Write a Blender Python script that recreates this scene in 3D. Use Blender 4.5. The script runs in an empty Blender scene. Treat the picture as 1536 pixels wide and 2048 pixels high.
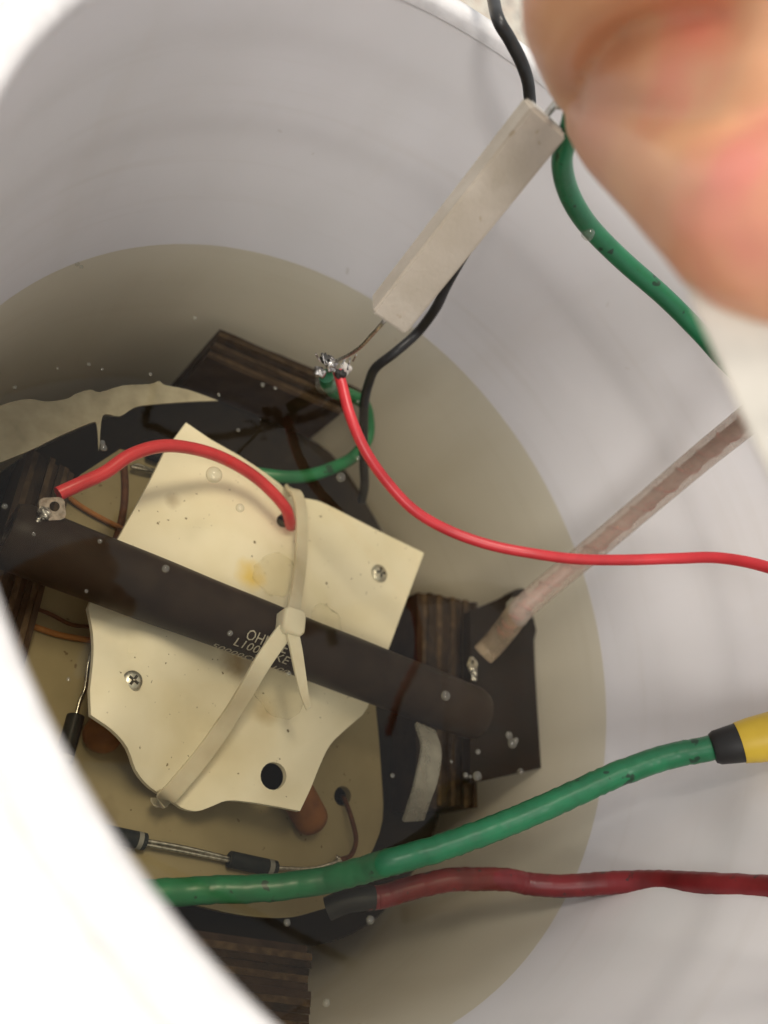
import bpy, bmesh, math, random
from mathutils import Vector, Matrix
from mathutils.geometry import delaunay_2d_cdt
random.seed(7)
sc = bpy.context.scene
COL = sc.collection

# ------------------------------------------------------------------ camera
CAM = Vector((0.0, -0.16632, 0.20475))
ROT = Matrix(((0.48301, -0.87404, 0.05252), (0.64233, 0.31292, -0.69964), (0.59507, 0.37167, 0.71256)))
F = 1680.0
cd = bpy.data.cameras.new('camera')
cam = bpy.data.objects.new('camera', cd)
COL.objects.link(cam)
m4 = ROT.to_4x4(); m4.translation = CAM
cam.matrix_world = m4
cd.sensor_fit = 'VERTICAL'
cd.sensor_height = 24.0
cd.lens = 24.0 * F / 2048.0
cd.clip_start = 0.005
cd.clip_end = 50.0
cd.dof.use_dof = True
cd.dof.focus_distance = 0.238
cd.dof.aperture_fstop = cd.lens / 3.4
sc.camera = cam

# ------------------------------------------------------------------ light
world = bpy.data.worlds.new('World')
sc.world = world
world.use_nodes = True
wb = world.node_tree.nodes['Background']
wb.inputs['Color'].default_value = (0.985, 0.985, 0.985, 1)
wb.inputs['Strength'].default_value = 0.62

def area(name, loc, target, size, size_y, energy, color, spread=180):
    ld = bpy.data.lights.new(name, 'AREA')
    ld.shape = 'RECTANGLE'; ld.size = size; ld.size_y = size_y
    ld.spread = math.radians(spread); ld.energy = energy; ld.color = color
    o = bpy.data.objects.new(name, ld)
    COL.objects.link(o)
    o.location = loc
    o.rotation_euler = (Vector(target) - Vector(loc)).to_track_quat('-Z', 'Y').to_euler()
    return o
area('ceiling_lamp', (-0.55, -0.15, 1.45), (0, 0, 0), 0.55, 0.25, 12, (1.0, 0.92, 0.81))
area('added_fill_rear', (0.15, -1.15, 1.35), (0, 0, 0), 0.5, 0.3, 9.0, (1.0, 0.95, 0.89))  # unseen fill, added to brighten the hand and the near rim
area('added_fill_front', (0.05, -0.75, 0.28), (0.02, -0.22, -0.15), 0.30, 0.08, 10, (1.0, 0.95, 0.90), 36)  # unseen source added to blow out the outer wall and floor only
area('added_fill_side', (-0.75, -0.30, 0.28), (-0.22, -0.06, -0.15), 0.30, 0.08, 10, (1.0, 0.95, 0.90), 36)  # second added source, its narrow beam kept off the bucket interior
sc.view_settings.view_transform = 'Standard'
sc.view_settings.look = 'None'
sc.view_settings.exposure = 0.22
sc.view_settings.gamma = 1.0
sc.cycles.use_denoising = True
sc.cycles.max_bounces = 10
sc.cycles.transparent_max_bounces = 16
sc.cycles.caustics_reflective = False
sc.cycles.caustics_refractive = False

# ------------------------------------------------------------------ helpers
def ray(u, v):
    return ROT @ Vector(((u - 768) / F, -(v - 1024) / F, -1.0))
def P(u, v, z):                       # surveyed point at height z (oil level = 0)
    d = ray(u, v)
    return CAM + d * ((z - CAM.z) / d.z)
def D(u, v, dist):                    # surveyed point at a distance
    return CAM + ray(u, v) * dist

def link(name, me, mats, parent=None, smooth=True):
    o = bpy.data.objects.new(name, me)
    COL.objects.link(o)
    for m in (mats if isinstance(mats, (list, tuple)) else [mats]):
        me.materials.append(m)
    if smooth:
        for p in me.polygons: p.use_smooth = True
    if parent: o.parent = parent
    return o
def from_bm(name, bm, mats, parent=None, smooth=True, sharp=None):
    me = bpy.data.meshes.new(name)
    bmesh.ops.recalc_face_normals(bm, faces=bm.faces[:])
    bm.to_mesh(me); bm.free()
    o = link(name, me, mats, parent, smooth)
    if sharp:
        me.set_sharp_from_angle(angle=math.radians(sharp))
    return o
def tag(o, label, cat, group=None, kind=None):
    if label: o['label'] = label
    if cat: o['category'] = cat
    if group: o['group'] = group
    if kind: o['kind'] = kind
    return o
def thing(name, label, cat, loc=(0, 0, 0), group=None):
    o = bpy.data.objects.new(name, None)
    COL.objects.link(o)
    o.empty_display_size = 0.01
    return tag(o, label, cat, group)

def smooth_path(pts, n=8):
    pts = [Vector(p) for p in pts]
    if len(pts) < 3:
        return [pts[0].lerp(pts[1], i / n) for i in range(n + 1)]
    ext = [2 * pts[0] - pts[1]] + pts + [2 * pts[-1] - pts[-2]]
    out = []
    for i in range(1, len(ext) - 2):
        a, b, c, d = ext[i - 1:i + 3]
        for k in range(n):
            t = k / n
            out.append(0.5 * ((2 * b) + (c - a) * t + (2 * a - 5 * b + 4 * c - d) * t * t + (-a + 3 * b - 3 * c + d) * t ** 3))
    out.append(pts[-1])
    return out

def sweep(bm, path, profile, scale=None, up=None, cap=True):
    """profile: list of (x,y); swept with parallel transport (or fixed up)"""
    n = len(path); m = len(profile)
    tang = []
    for i in range(n):
        t = path[min(i + 1, n - 1)] - path[max(i - 1, 0)]
        tang.append(t.normalized())
    if up is None:
        r = Vector((0, 0, 1)) if abs(tang[0].z) < 0.9 else Vector((1, 0, 0))
    else:
        r = Vector(up)
    rings = []
    nrm = None
    for i in range(n):
        t = tang[i]
        if up is not None: nn = Vector(up) - t * t.dot(Vector(up))
        elif nrm is None: nn = r - t * t.dot(r)
        else: nn = nrm - t * t.dot(nrm)
        nn.normalize(); nrm = nn
        b = t.cross(nn)
        s = scale(i / (n - 1)) if scale else 1.0
        rings.append([bm.verts.new(path[i] + b * (x * s) + nn * (y * s)) for x, y in profile])
    for i in range(n - 1):
        for j in range(m):
            bm.faces.new((rings[i][j], rings[i][(j + 1) % m], rings[i + 1][(j + 1) % m], rings[i + 1][j]))
    if cap:
        bm.faces.new(rings[0][::-1]); bm.faces.new(rings[-1])
def circ(r, n=14): return [(r * math.cos(2 * math.pi * k / n), r * math.sin(2 * math.pi * k / n)) for k in range(n)]
def rect(w, h, c=0.25):
    a, b = w / 2, h / 2; e = min(a, b) * c
    return [(a - e, -b), (a, -b + e), (a, b - e), (a - e, b), (-a + e, b), (-a, b - e), (-a, -b + e), (-a + e, -b)]
def tube(name, pts, r, mat, parent=None, n=10, seg=14, scale=None, wob=0.0):
    bm = bmesh.new()
    path = smooth_path(pts, n)
    if wob:
        rr = random.Random(name + str(r))
        path = [p + Vector((rr.uniform(-1, 1), rr.uniform(-1, 1), rr.uniform(-1, 1))) * wob for p in path]
    sweep(bm, path, circ(r, seg), scale)
    return from_bm(name, bm, mat, parent, True, 50)
def ribbon(name, pts, w, h, mat, parent=None, up=(0, 0, 1), n=8, scale=None):
    bm = bmesh.new()
    sweep(bm, smooth_path(pts, n), rect(w, h), scale, up)
    return from_bm(name, bm, mat, parent, True, 40)
def lathe(bm, prof, origin, axis, n=20):
    """prof list of (dist along axis, radius)"""
    axis = Vector(axis).normalized(); o = Vector(origin)
    r = Vector((0, 0, 1)) if abs(axis.z) < 0.9 else Vector((1, 0, 0))
    e1 = axis.cross(r).normalized(); e2 = axis.cross(e1)
    rings = []
    for d, rad in prof:
        rings.append([bm.verts.new(o + axis * d + (e1 * math.cos(2 * math.pi * k / n) + e2 * math.sin(2 * math.pi * k / n)) * rad) for k in range(n)])
    for i in range(len(rings) - 1):
        for k in range(n):
            bm.faces.new((rings[i][k], rings[i][(k + 1) % n], rings[i + 1][(k + 1) % n], rings[i + 1][k]))
    bm.faces.new(rings[0][::-1]); bm.faces.new(rings[-1])
def lumpy(name, c, r, mat, parent=None, amp=0.25, seed=1, squash=(1, 1, 1), sub=3):
    bm = bmesh.new()
    bmesh.ops.create_icosphere(bm, subdivisions=sub, radius=1.0)
    from mathutils import noise
    for v in bm.verts:
        k = 1 + amp * noise.noise(v.co * 1.7 + Vector((seed * 3.1, seed * 1.7, 0)))
        k += amp * 0.4 * noise.noise(v.co * 4.1 + Vector((seed, 9, 2)))
        v.co = Vector((v.co.x * squash[0], v.co.y * squash[1], v.co.z * squash[2])) * (r * k) + Vector(c)
    return from_bm(name, bm, mat, parent)

def plate(name, outline, holes, zf, thick, mat, parent=None, grid=24, sharp=35):
    """sheet with its outline and holes; zf(u,v) gives height of the top face"""
    pts = []; edges = []
    def loop(l, closed_sub=12):
        a = len(pts); q = []
        for i in range(len(l)):
            p0, p1 = Vector(l[i]), Vector(l[(i + 1) % len(l)])
            k = max(1, int((p1 - p0).length / closed_sub))
            q += [p0.lerp(p1, j / k) for j in range(k)]
        pts.extend(q)
        edges.extend([(a + i, a + (i + 1) % len(q)) for i in range(len(q))])
        return q
    def inside(p, poly):
        c = False; j = len(poly) - 1
        for i in range(len(poly)):
            if (poly[i][1] > p[1]) != (poly[j][1] > p[1]) and p[0] < (poly[j][0] - poly[i][0]) * (p[1] - poly[i][1]) / (poly[j][1] - poly[i][1]) + poly[i][0]:
                c = not c
            j = i
        return c
    ol = loop(outline, grid * 0.6)
    hl = [loop(h, 6) for h in holes]
    us = [p[0] for p in outline]; vs = [p[1] for p in outline]
    u = min(us)
    bnd = list(pts)
    while u < max(us):
        v = min(vs)
        while v < max(vs):
            p = Vector((u, v))
            if inside(p, outline) and not any(inside(p, h) for h in holes) and min((p - q).length for q in bnd) > grid * 0.45:
                pts.append(p)
            v += grid
        u += grid
    vv, ee, ff, *_ = delaunay_2d_cdt(pts, edges, [], 0, 1e-4)
    bm = bmesh.new()
    top = [bm.verts.new(P(p.x, p.y, zf(p.x, p.y))) for p in vv]
    bot = [bm.verts.new(t.co - Vector((0, 0, thick))) for t in top]
    from collections import Counter
    ec = {}
    for f in ff:
        c = sum((vv[i] for i in f), Vector((0, 0))) / len(f)
        if not inside(c, ol) or any(inside(c, h) for h in hl): continue
        bm.faces.new([top[i] for i in f]); bm.faces.new([bot[i] for i in f][::-1])
        for k in range(len(f)):
            a, b = f[k], f[(k + 1) % len(f)]
            key = (min(a, b), max(a, b)); ec.setdefault(key, []).append((a, b))
    for key, l in ec.items():
        if len(l) == 1:
            a, b = l[0]
            bm.faces.new((top[b], top[a], bot[a], bot[b]))
    bmesh.ops.delete(bm, geom=[v for v in bm.verts if not v.link_faces], context='VERTS')
    return from_bm(name, bm, mat, parent, True, sharp)
def ellipse(u, v, a, b=None, n=20, rot=0):
    b = b or a
    return [(u + a * math.cos(t) * math.cos(rot) - b * math.sin(t) * math.sin(rot), v + a * math.cos(t) * math.sin(rot) + b * math.sin(t) * math.cos(rot)) for t in [2 * math.pi * k / n for k in range(n)]]
def spl(pts, n=5):
    return [(p.x, p.y) for p in smooth_path([Vector((a, b, 0)) for a, b in pts], n)]

# ------------------------------------------------------------------ materials
def mat(name, col, rough=0.5, col2=None, nscale=200.0, fac=(0.4, 0.65), metallic=0.0, bump=0.0, bscale=600.0,
        spec=0.5, specks=None, coat=0.0, sss=0.0, trans=0.0, stretch=None):
    m = bpy.data.materials.new(name); m.use_nodes = True
    nt = m.node_tree; b = nt.nodes['Principled BSDF']
    b.inputs['Roughness'].default_value = rough
    b.inputs['Metallic'].default_value = metallic
    b.inputs['Specular IOR Level'].default_value = 0.10 if name in SUNK else spec
    b.inputs['Coat Weight'].default_value = coat
    if sss:
        b.inputs['Subsurface Weight'].default_value = sss
        b.inputs['Subsurface Radius'].default_value = (1.0, 0.6, 0.4)
        b.inputs['Subsurface Scale'].default_value = 0.003
    if trans: b.inputs['Alpha'].default_value = 1 - trans
    tc = nt.nodes.new('ShaderNodeTexCoord')
    src = tc.outputs['Object']
    if stretch:
        mp = nt.nodes.new('ShaderNodeMapping'); mp.inputs['Scale'].default_value = stretch
        nt.links.new(src, mp.inputs['Vector']); src = mp.outputs['Vector']
    n1 = nt.nodes.new('ShaderNodeTexNoise'); n1.inputs['Scale'].default_value = nscale; n1.inputs['Detail'].default_value = 6
    nt.links.new(src, n1.inputs['Vector'])
    ra = nt.nodes.new('ShaderNodeValToRGB')
    ra.color_ramp.elements[0].position = fac[0]; ra.color_ramp.elements[1].position = fac[1]
    ra.color_ramp.elements[0].color = (*col, 1); ra.color_ramp.elements[1].color = (*(col2 or [c * 0.88 for c in col]), 1)
    nt.links.new(n1.outputs['Fac'], ra.inputs['Fac'])
    out = ra.outputs['Color']
    if specks:
        sscale, thr, scol = specks
        vo = nt.nodes.new('ShaderNodeTexNoise'); vo.inputs['Scale'].default_value = sscale; vo.inputs['Detail'].default_value = 2
        nt.links.new(tc.outputs['Object'], vo.inputs['Vector'])
        r2 = nt.nodes.new('ShaderNodeValToRGB')
        r2.color_ramp.elements[0].position = thr; r2.color_ramp.elements[1].position = thr + 0.04
        nt.links.new(vo.outputs['Fac'], r2.inputs['Fac'])
        mx = nt.nodes.new('ShaderNodeMix'); mx.data_type = 'RGBA'
        nt.links.new(r2.outputs['Color'], mx.inputs['Factor'])
        nt.links.new(out, mx.inputs['A']); mx.inputs['B'].default_value = (*scol, 1)
        out = mx.outputs['Result']
    nt.links.new(out, b.inputs['Base Color'])
    if bump:
        n2 = nt.nodes.new('ShaderNodeTexNoise'); n2.inputs['Scale'].default_value = bscale; n2.inputs['Detail'].default_value = 5
        nt.links.new(src, n2.inputs['Vector'])
        bp = nt.nodes.new('ShaderNodeBump'); bp.inputs['Strength'].default_value = bump; bp.inputs['Distance'].default_value = 0.001
        nt.links.new(n2.outputs['Fac'], bp.inputs['Height'])
        nt.links.new(bp.outputs['Normal'], b.inputs['Normal'])
    return m

def clear_mat(name, tint, ior=1.45, rough=0.03, haze=0.0, hcol=(0.8, 0.8, 0.75)):
    """clear liquid or plastic: tinted pass-through, fresnel gloss, optional milky part"""
    m = bpy.data.materials.new(name); m.use_nodes = True
    nt = m.node_tree; nt.nodes.remove(nt.nodes['Principled BSDF'])
    o = nt.nodes['Material Output']
    t = nt.nodes.new('ShaderNodeBsdfTransparent'); t.inputs['Color'].default_value = (*tint, 1)
    g = nt.nodes.new('ShaderNodeBsdfGlossy'); g.inputs['Roughness'].default_value = rough
    fr = nt.nodes.new('ShaderNodeFresnel'); fr.inputs['IOR'].default_value = ior
    ge = nt.nodes.new('ShaderNodeNewGeometry'); im = nt.nodes.new('ShaderNodeMapRange')      # rays pass unbent, so no total reflection from inside
    im.inputs['To Min'].default_value = ior; im.inputs['To Max'].default_value = 1 / ior
    nt.links.new(ge.outputs['Backfacing'], im.inputs['Value']); nt.links.new(im.outputs[0], fr.inputs['IOR'])
    base = t.outputs[0]
    if haze:
        d = nt.nodes.new('ShaderNodeBsdfDiffuse'); d.inputs['Color'].default_value = (*hcol, 1)
        mh = nt.nodes.new('ShaderNodeMixShader'); mh.inputs[0].default_value = haze
        nz = nt.nodes.new('ShaderNodeTexNoise'); nz.inputs['Scale'].default_value = 180
        tc = nt.nodes.new('ShaderNodeTexCoord'); nt.links.new(tc.outputs['Object'], nz.inputs['Vector'])
        mr = nt.nodes.new('ShaderNodeMapRange'); mr.inputs['From Min'].default_value = 0.3; mr.inputs['From Max'].default_value = 0.7
        mr.inputs['To Min'].default_value = haze * 0.8; mr.inputs['To Max'].default_value = min(1, haze * 1.2)
        nt.links.new(nz.outputs['Fac'], mr.inputs['Value']); nt.links.new(mr.outputs[0], mh.inputs[0])
        nt.links.new(base, mh.inputs[1]); nt.links.new(d.outputs[0], mh.inputs[2]); base = mh.outputs[0]
    mx = nt.nodes.new('ShaderNodeMixShader')
    nt.links.new(fr.outputs[0], mx.inputs[0]); nt.links.new(base, mx.inputs[1]); nt.links.new(g.outputs[0], mx.inputs[2])
    nt.links.new(mx.outputs[0], o.inputs['Surface'])
    return m

SUNK = {'cream_sheet_plastic', 'cream_plate_plastic', 'wood_dark', 'wood_mid', 'wood_face', 'dark_board', 'brown_enamel', 'nylon', 'amber_brown_rod', 'diode_epoxy', 'brown_strand', 'orange_stain_wire'}   # index-matched by the oil
M = {}
M['bucket'] = mat('white_plastic', (0.83, 0.82, 0.84), 0.42, (0.78, 0.77, 0.775), 14, (0.35, 0.7), bump=0.16, bscale=60,
                  specks=(85, 0.765, (0.60, 0.57, 0.53)))
M['rim'] = mat('white_rim_plastic', (0.80, 0.79, 0.79), 0.4, bump=0.03)
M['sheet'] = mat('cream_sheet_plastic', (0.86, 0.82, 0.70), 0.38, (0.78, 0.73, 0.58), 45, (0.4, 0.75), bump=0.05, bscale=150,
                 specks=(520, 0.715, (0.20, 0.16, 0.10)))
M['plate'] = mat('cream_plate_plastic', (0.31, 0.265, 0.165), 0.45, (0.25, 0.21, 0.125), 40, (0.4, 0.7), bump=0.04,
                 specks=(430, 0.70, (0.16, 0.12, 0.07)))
M['ply_a'] = mat('wood_dark', (0.020, 0.013, 0.008), 0.5, (0.045, 0.028, 0.017), 260, (0.35, 0.7), bump=0.4, bscale=500)
M['ply_b'] = mat('wood_mid', (0.050, 0.032, 0.019), 0.5, (0.115, 0.078, 0.046), 300, (0.4, 0.75), bump=0.4, bscale=500)
M['ply_face'] = mat('wood_face', (0.034, 0.021, 0.014), 0.5, (0.050, 0.032, 0.021), 160, bump=0.2)
M['bracket'] = mat('dark_board', (0.010, 0.007, 0.005), 0.5, (0.017, 0.011, 0.008), 150, bump=0.15)
M['resistor'] = mat('brown_enamel', (0.022, 0.014, 0.010), 0.42, (0.030, 0.020, 0.014), 120, bump=0.0)
M['ink'] = mat('pale_ink', (0.42, 0.39, 0.33), 0.7, (0.25, 0.23, 0.19), 1800, (0.45, 0.7))
M['tie'] = mat('nylon', (0.62, 0.58, 0.47), 0.45, (0.55, 0.50, 0.39), 90, sss=0.2)
M['metal'] = mat('tinned_metal', (0.62, 0.60, 0.55), 0.28, (0.35, 0.33, 0.29), 700, metallic=1.0, bump=0.15)
M['screw'] = mat('zinc_screw', (0.70, 0.69, 0.62), 0.33, (0.45, 0.44, 0.40), 600, metallic=0.9, bump=0.08)
M['dark'] = mat('black_recess', (0.02, 0.02, 0.018), 0.6)
M['red'] = mat('red_insulation', (0.62, 0.035, 0.045), 0.35, (0.52, 0.028, 0.036), 120, bump=0.03)
M['redcab'] = mat('dark_red_insulation', (0.20, 0.014, 0.018), 0.38, (0.13, 0.010, 0.012), 110, bump=0.08,
                  specks=(330, 0.66, (0.06, 0.02, 0.02)))
M['black'] = mat('black_insulation', (0.010, 0.010, 0.010), 0.38, (0.016, 0.016, 0.016), 300)
M['green'] = mat('green_insulation', (0.012, 0.175, 0.070), 0.36, (0.010, 0.130, 0.052), 120, bump=0.06,
                 specks=(210, 0.665, (0.008, 0.045, 0.022)))
M['brownwire'] = mat('brown_strand', (0.11, 0.045, 0.022), 0.5, (0.075, 0.032, 0.018), 400)
M['orangewire'] = mat('orange_stain_wire', (0.34, 0.15, 0.05), 0.5, (0.28, 0.12, 0.04), 400)
M['rod'] = mat('amber_brown_rod', (0.20, 0.085, 0.030), 0.4, (0.13, 0.055, 0.022), 170, bump=0.1)
M['ceramic'] = mat('white_ceramic', (0.52, 0.46, 0.38), 0.6, (0.42, 0.365, 0.285), 60, (0.35, 0.7), bump=0.15, bscale=900,
                   specks=(260, 0.72, (0.40, 0.33, 0.24)))
M['cement'] = mat('grey_cement', (0.58, 0.55, 0.50), 0.85, (0.45, 0.43, 0.40), 700, bump=0.3)
M['yellow'] = mat('yellow_plastic', (0.62, 0.43, 0.035), 0.4, (0.56, 0.38, 0.03), 80)
M['blackpl'] = mat('black_plastic', (0.012, 0.012, 0.012), 0.5)
M['band'] = mat('diode_band', (0.20, 0.20, 0.19), 0.5)
M['diode'] = mat('diode_epoxy', (0.016, 0.019, 0.020), 0.4, (0.024, 0.027, 0.027), 500, bump=0.1)
M['solder'] = mat('solder', (0.75, 0.74, 0.72), 0.25, (0.30, 0.29, 0.28), 500, (0.42, 0.55), metallic=1.0, bump=0.6, bscale=900)
M['handle'] = mat('offwhite_plastic', (0.74, 0.70, 0.62), 0.35, bump=0.02)
M['dusky'] = clear_mat('dark_translucent', (0.36, 0.33, 0.28), 1.05, 0.1, 0.30, (0.075, 0.060, 0.045))
M['pale'] = clear_mat('pale_translucent', (0.75, 0.72, 0.62), 1.05, 0.1, 0.48, (0.62, 0.58, 0.48))
M['glue'] = clear_mat('hot_glue', (0.99, 0.985, 0.965), 1.01, 0.12, 0.07, (0.80, 0.76, 0.64))
M['cloudy'] = clear_mat('cloudy_plastic', (0.8, 0.8, 0.78), 1.2, 0.15, 0.42, (0.42, 0.41, 0.38))
M['vinyl'] = clear_mat('clear_vinyl', (0.93, 0.90, 0.86), 1.10, 0.15, 0.40, (0.58, 0.48, 0.40))
M['bubble'] = clear_mat('bubble_film', (0.93, 0.93, 0.90), 1.6, 0.04, 0.07, (0.75, 0.75, 0.7))
# oil
M['oil'] = clear_mat('clear_oil', (0.94, 0.915, 0.81), 1.34, 0.0)
nt = M['oil'].node_tree
va = nt.nodes.new('ShaderNodeVolumeAbsorption')
va.inputs['Color'].default_value = (0.80, 0.745, 0.61, 1); va.inputs['Density'].default_value = 7.5
nt.links.new(va.outputs[0], nt.nodes['Material Output'].inputs['Volume'])

def stain(m, pos, rad, col):
    nt = m.node_tree; b = nt.nodes['Principled BSDF']; src = b.inputs['Base Color'].links[0].from_socket
    tc = nt.nodes.new('ShaderNodeTexCoord')
    nz = nt.nodes.new('ShaderNodeTexNoise'); nz.inputs['Scale'].default_value = 160
    nt.links.new(tc.outputs['Object'], nz.inputs['Vector'])
    ad = nt.nodes.new('ShaderNodeVectorMath'); ad.operation = 'MULTIPLY_ADD'; ad.inputs[1].default_value = (rad,) * 3
    nt.links.new(nz.outputs['Color'], ad.inputs[0]); nt.links.new(tc.outputs['Object'], ad.inputs[2])
    ds = nt.nodes.new('ShaderNodeVectorMath'); ds.operation = 'DISTANCE'
    ds.inputs[1].default_value = tuple(Vector(pos) + Vector((rad, rad, rad)) * 0.5)
    nt.links.new(ad.outputs[0], ds.inputs[0])
    mr = nt.nodes.new('ShaderNodeMapRange'); mr.inputs['From Min'].default_value = rad; mr.inputs['From Max'].default_value = rad * 0.2
    nt.links.new(ds.outputs['Value'], mr.inputs['Value'])
    mx = nt.nodes.new('ShaderNodeMix'); mx.data_type = 'RGBA'; mx.inputs['B'].default_value = (*col, 1)
    nt.links.new(mr.outputs[0], mx.inputs['Factor']); nt.links.new(src, mx.inputs['A'])
    nt.links.new(mx.outputs['Result'], b.inputs['Base Color'])
def streaks(m, scale, thr, col, amt, nscale=8.0):
    nt = m.node_tree; b = nt.nodes['Principled BSDF']; src = b.inputs['Base Color'].links[0].from_socket
    tc = nt.nodes.new('ShaderNodeTexCoord'); mp = nt.nodes.new('ShaderNodeMapping'); mp.inputs['Scale'].default_value = scale
    nt.links.new(tc.outputs['Object'], mp.inputs['Vector'])
    nz = nt.nodes.new('ShaderNodeTexNoise'); nz.inputs['Scale'].default_value = nscale; nz.inputs['Detail'].default_value = 4
    nt.links.new(mp.outputs['Vector'], nz.inputs['Vector'])
    mr = nt.nodes.new('ShaderNodeMapRange'); mr.inputs['From Min'].default_value = thr; mr.inputs['From Max'].default_value = thr + 0.22
    mr.inputs['To Max'].default_value = amt
    nt.links.new(nz.outputs['Fac'], mr.inputs['Value'])
    mx = nt.nodes.new('ShaderNodeMix'); mx.data_type = 'RGBA'; mx.inputs['B'].default_value = (*col, 1)
    nt.links.new(mr.outputs[0], mx.inputs['Factor']); nt.links.new(src, mx.inputs['A'])
    nt.links.new(mx.outputs['Result'], b.inputs['Base Color'])
streaks(M['bucket'], (1.2, 1.2, 24.0), 0.56, (0.68, 0.65, 0.62), 0.26)          # fine scuffs running round
streaks(M['bucket'], (4.0, 4.0, 1.4), 0.56, (0.70, 0.67, 0.63), 0.35)           # oily smears
streaks(M['ceramic'], (6.0, 6.0, 6.0), 0.54, (0.60, 0.55, 0.47), 0.8)
stain(M['sheet'], P(500, 1150, -0.0275), 0.0065, (0.80, 0.62, 0.22))
stain(M['sheet'], P(480, 1320, -0.0275), 0.0080, (0.42, 0.32, 0.18))
stain(M['sheet'], P(345, 1000, -0.0275), 0.0035, (0.55, 0.49, 0.38))
stain(M['sheet'], P(530, 1420, -0.0285), 0.0060, (0.66, 0.58, 0.42))
stain(M['plate'], P(200, 1640, -0.042), 0.0070, (0.20, 0.155, 0.085))
# terrazzo
def terrazzo():
    m = bpy.data.materials.new('terrazzo'); m.use_nodes = True
    nt = m.node_tree; b = nt.nodes['Principled BSDF']; b.inputs['Roughness'].default_value = 0.35
    tc = nt.nodes.new('ShaderNodeTexCoord')
    nz = nt.nodes.new('ShaderNodeTexNoise'); nz.inputs['Scale'].default_value = 90; nz.inputs['Detail'].default_value = 3
    nt.links.new(tc.outputs['Object'], nz.inputs['Vector'])
    mv = nt.nodes.new('ShaderNodeVectorMath'); mv.operation = 'MULTIPLY_ADD'
    mv.inputs[1].default_value = (0.012,) * 3
    nt.links.new(nz.outputs['Color'], mv.inputs[0]); nt.links.new(tc.outputs['Object'], mv.inputs[2])
    vo = nt.nodes.new('ShaderNodeTexVoronoi'); vo.inputs['Scale'].default_value = 85; vo.feature = 'DISTANCE_TO_EDGE'
    vc = nt.nodes.new('ShaderNodeTexVoronoi'); vc.inputs['Scale'].default_value = 85
    nt.links.new(mv.outputs[0], vo.inputs['Vector']); nt.links.new(mv.outputs[0], vc.inputs['Vector'])
    r1 = nt.nodes.new('ShaderNodeValToRGB'); r1.color_ramp.elements[0].position = 0.10; r1.color_ramp.elements[1].position = 0.16
    nt.links.new(vo.outputs['Distance'], r1.inputs['Fac'])
    r2 = nt.nodes.new('ShaderNodeValToRGB'); r2.color_ramp.interpolation = 'CONSTANT'
    cs = [(0.0, (0.52, 0.36, 0.25)), (0.3, (0.75, 0.68, 0.55)), (0.55, (0.36, 0.30, 0.25)), (0.75, (0.70, 0.55, 0.42))]
    while len(r2.color_ramp.elements) < 4: r2.color_ramp.elements.new(0.5)
    for e, (p, c) in zip(r2.color_ramp.elements, cs): e.position = p; e.color = (*c, 1)
    sx = nt.nodes.new('ShaderNodeSeparateColor'); nt.links.new(vc.outputs['Color'], sx.inputs[0])
    nt.links.new(sx.outputs[0], r2.inputs['Fac'])
    mx = nt.nodes.new('ShaderNodeMix'); mx.data_type = 'RGBA'
    nt.links.new(r1.outputs['Color'], mx.inputs['Factor']); mx.inputs['A'].default_value = (0.78, 0.72, 0.60, 1)
    nt.links.new(r2.outputs['Color'], mx.inputs['B'])
    nt.links.new(mx.outputs['Result'], b.inputs['Base Color'])
    return m
M['terrazzo'] = terrazzo()

# skin
def skin():
    m = mat('skin', (0.74, 0.41, 0.235), 0.32, (0.68, 0.345, 0.20), 70, (0.35, 0.7), bump=0.15, bscale=500, sss=0.25)
    nt = m.node_tree; b = nt.nodes['Principled BSDF']
    src = b.inputs['Base Color'].links[0].from_socket
    nz = nt.nodes.new('ShaderNodeTexNoise'); nz.inputs['Scale'].default_value = 38; nz.inputs['Detail'].default_value = 1
    tc = nt.nodes.new('ShaderNodeTexCoord'); nt.links.new(tc.outputs['Object'], nz.inputs['Vector'])
    r = nt.nodes.new('ShaderNodeValToRGB'); r.color_ramp.elements[0].position = 0.45; r.color_ramp.elements[1].position = 0.85
    nt.links.new(nz.outputs['Fac'], r.inputs['Fac'])
    mx = nt.nodes.new('ShaderNodeMix'); mx.data_type = 'RGBA'
    nt.links.new(r.outputs['Color'], mx.inputs['Factor']); nt.links.new(src, mx.inputs['A']); mx.inputs['B'].default_value = (0.70, 0.33, 0.20, 1)
    nt.links.new(mx.outputs['Result'], b.inputs['Base Color'])
    return m
M['skin'] = skin()
stain(M['skin'], D(1440, 130, .118), 0.014, (0.76, 0.27, 0.19))
stain(M['skin'], D(1520, 370, .098), 0.015, (0.78, 0.29, 0.23))

# ------------------------------------------------------------------ floor
FLOOR_Z = -0.205
bm = bmesh.new()
bmesh.ops.create_grid(bm, x_segments=2, y_segments=2, size=3.0)
o = from_bm('floor', bm, M['terrazzo']); o.location = (0, 0, FLOOR_Z)
tag(o, 'cream terrazzo floor with brown and grey chips under the bucket', None, kind='structure')

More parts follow.
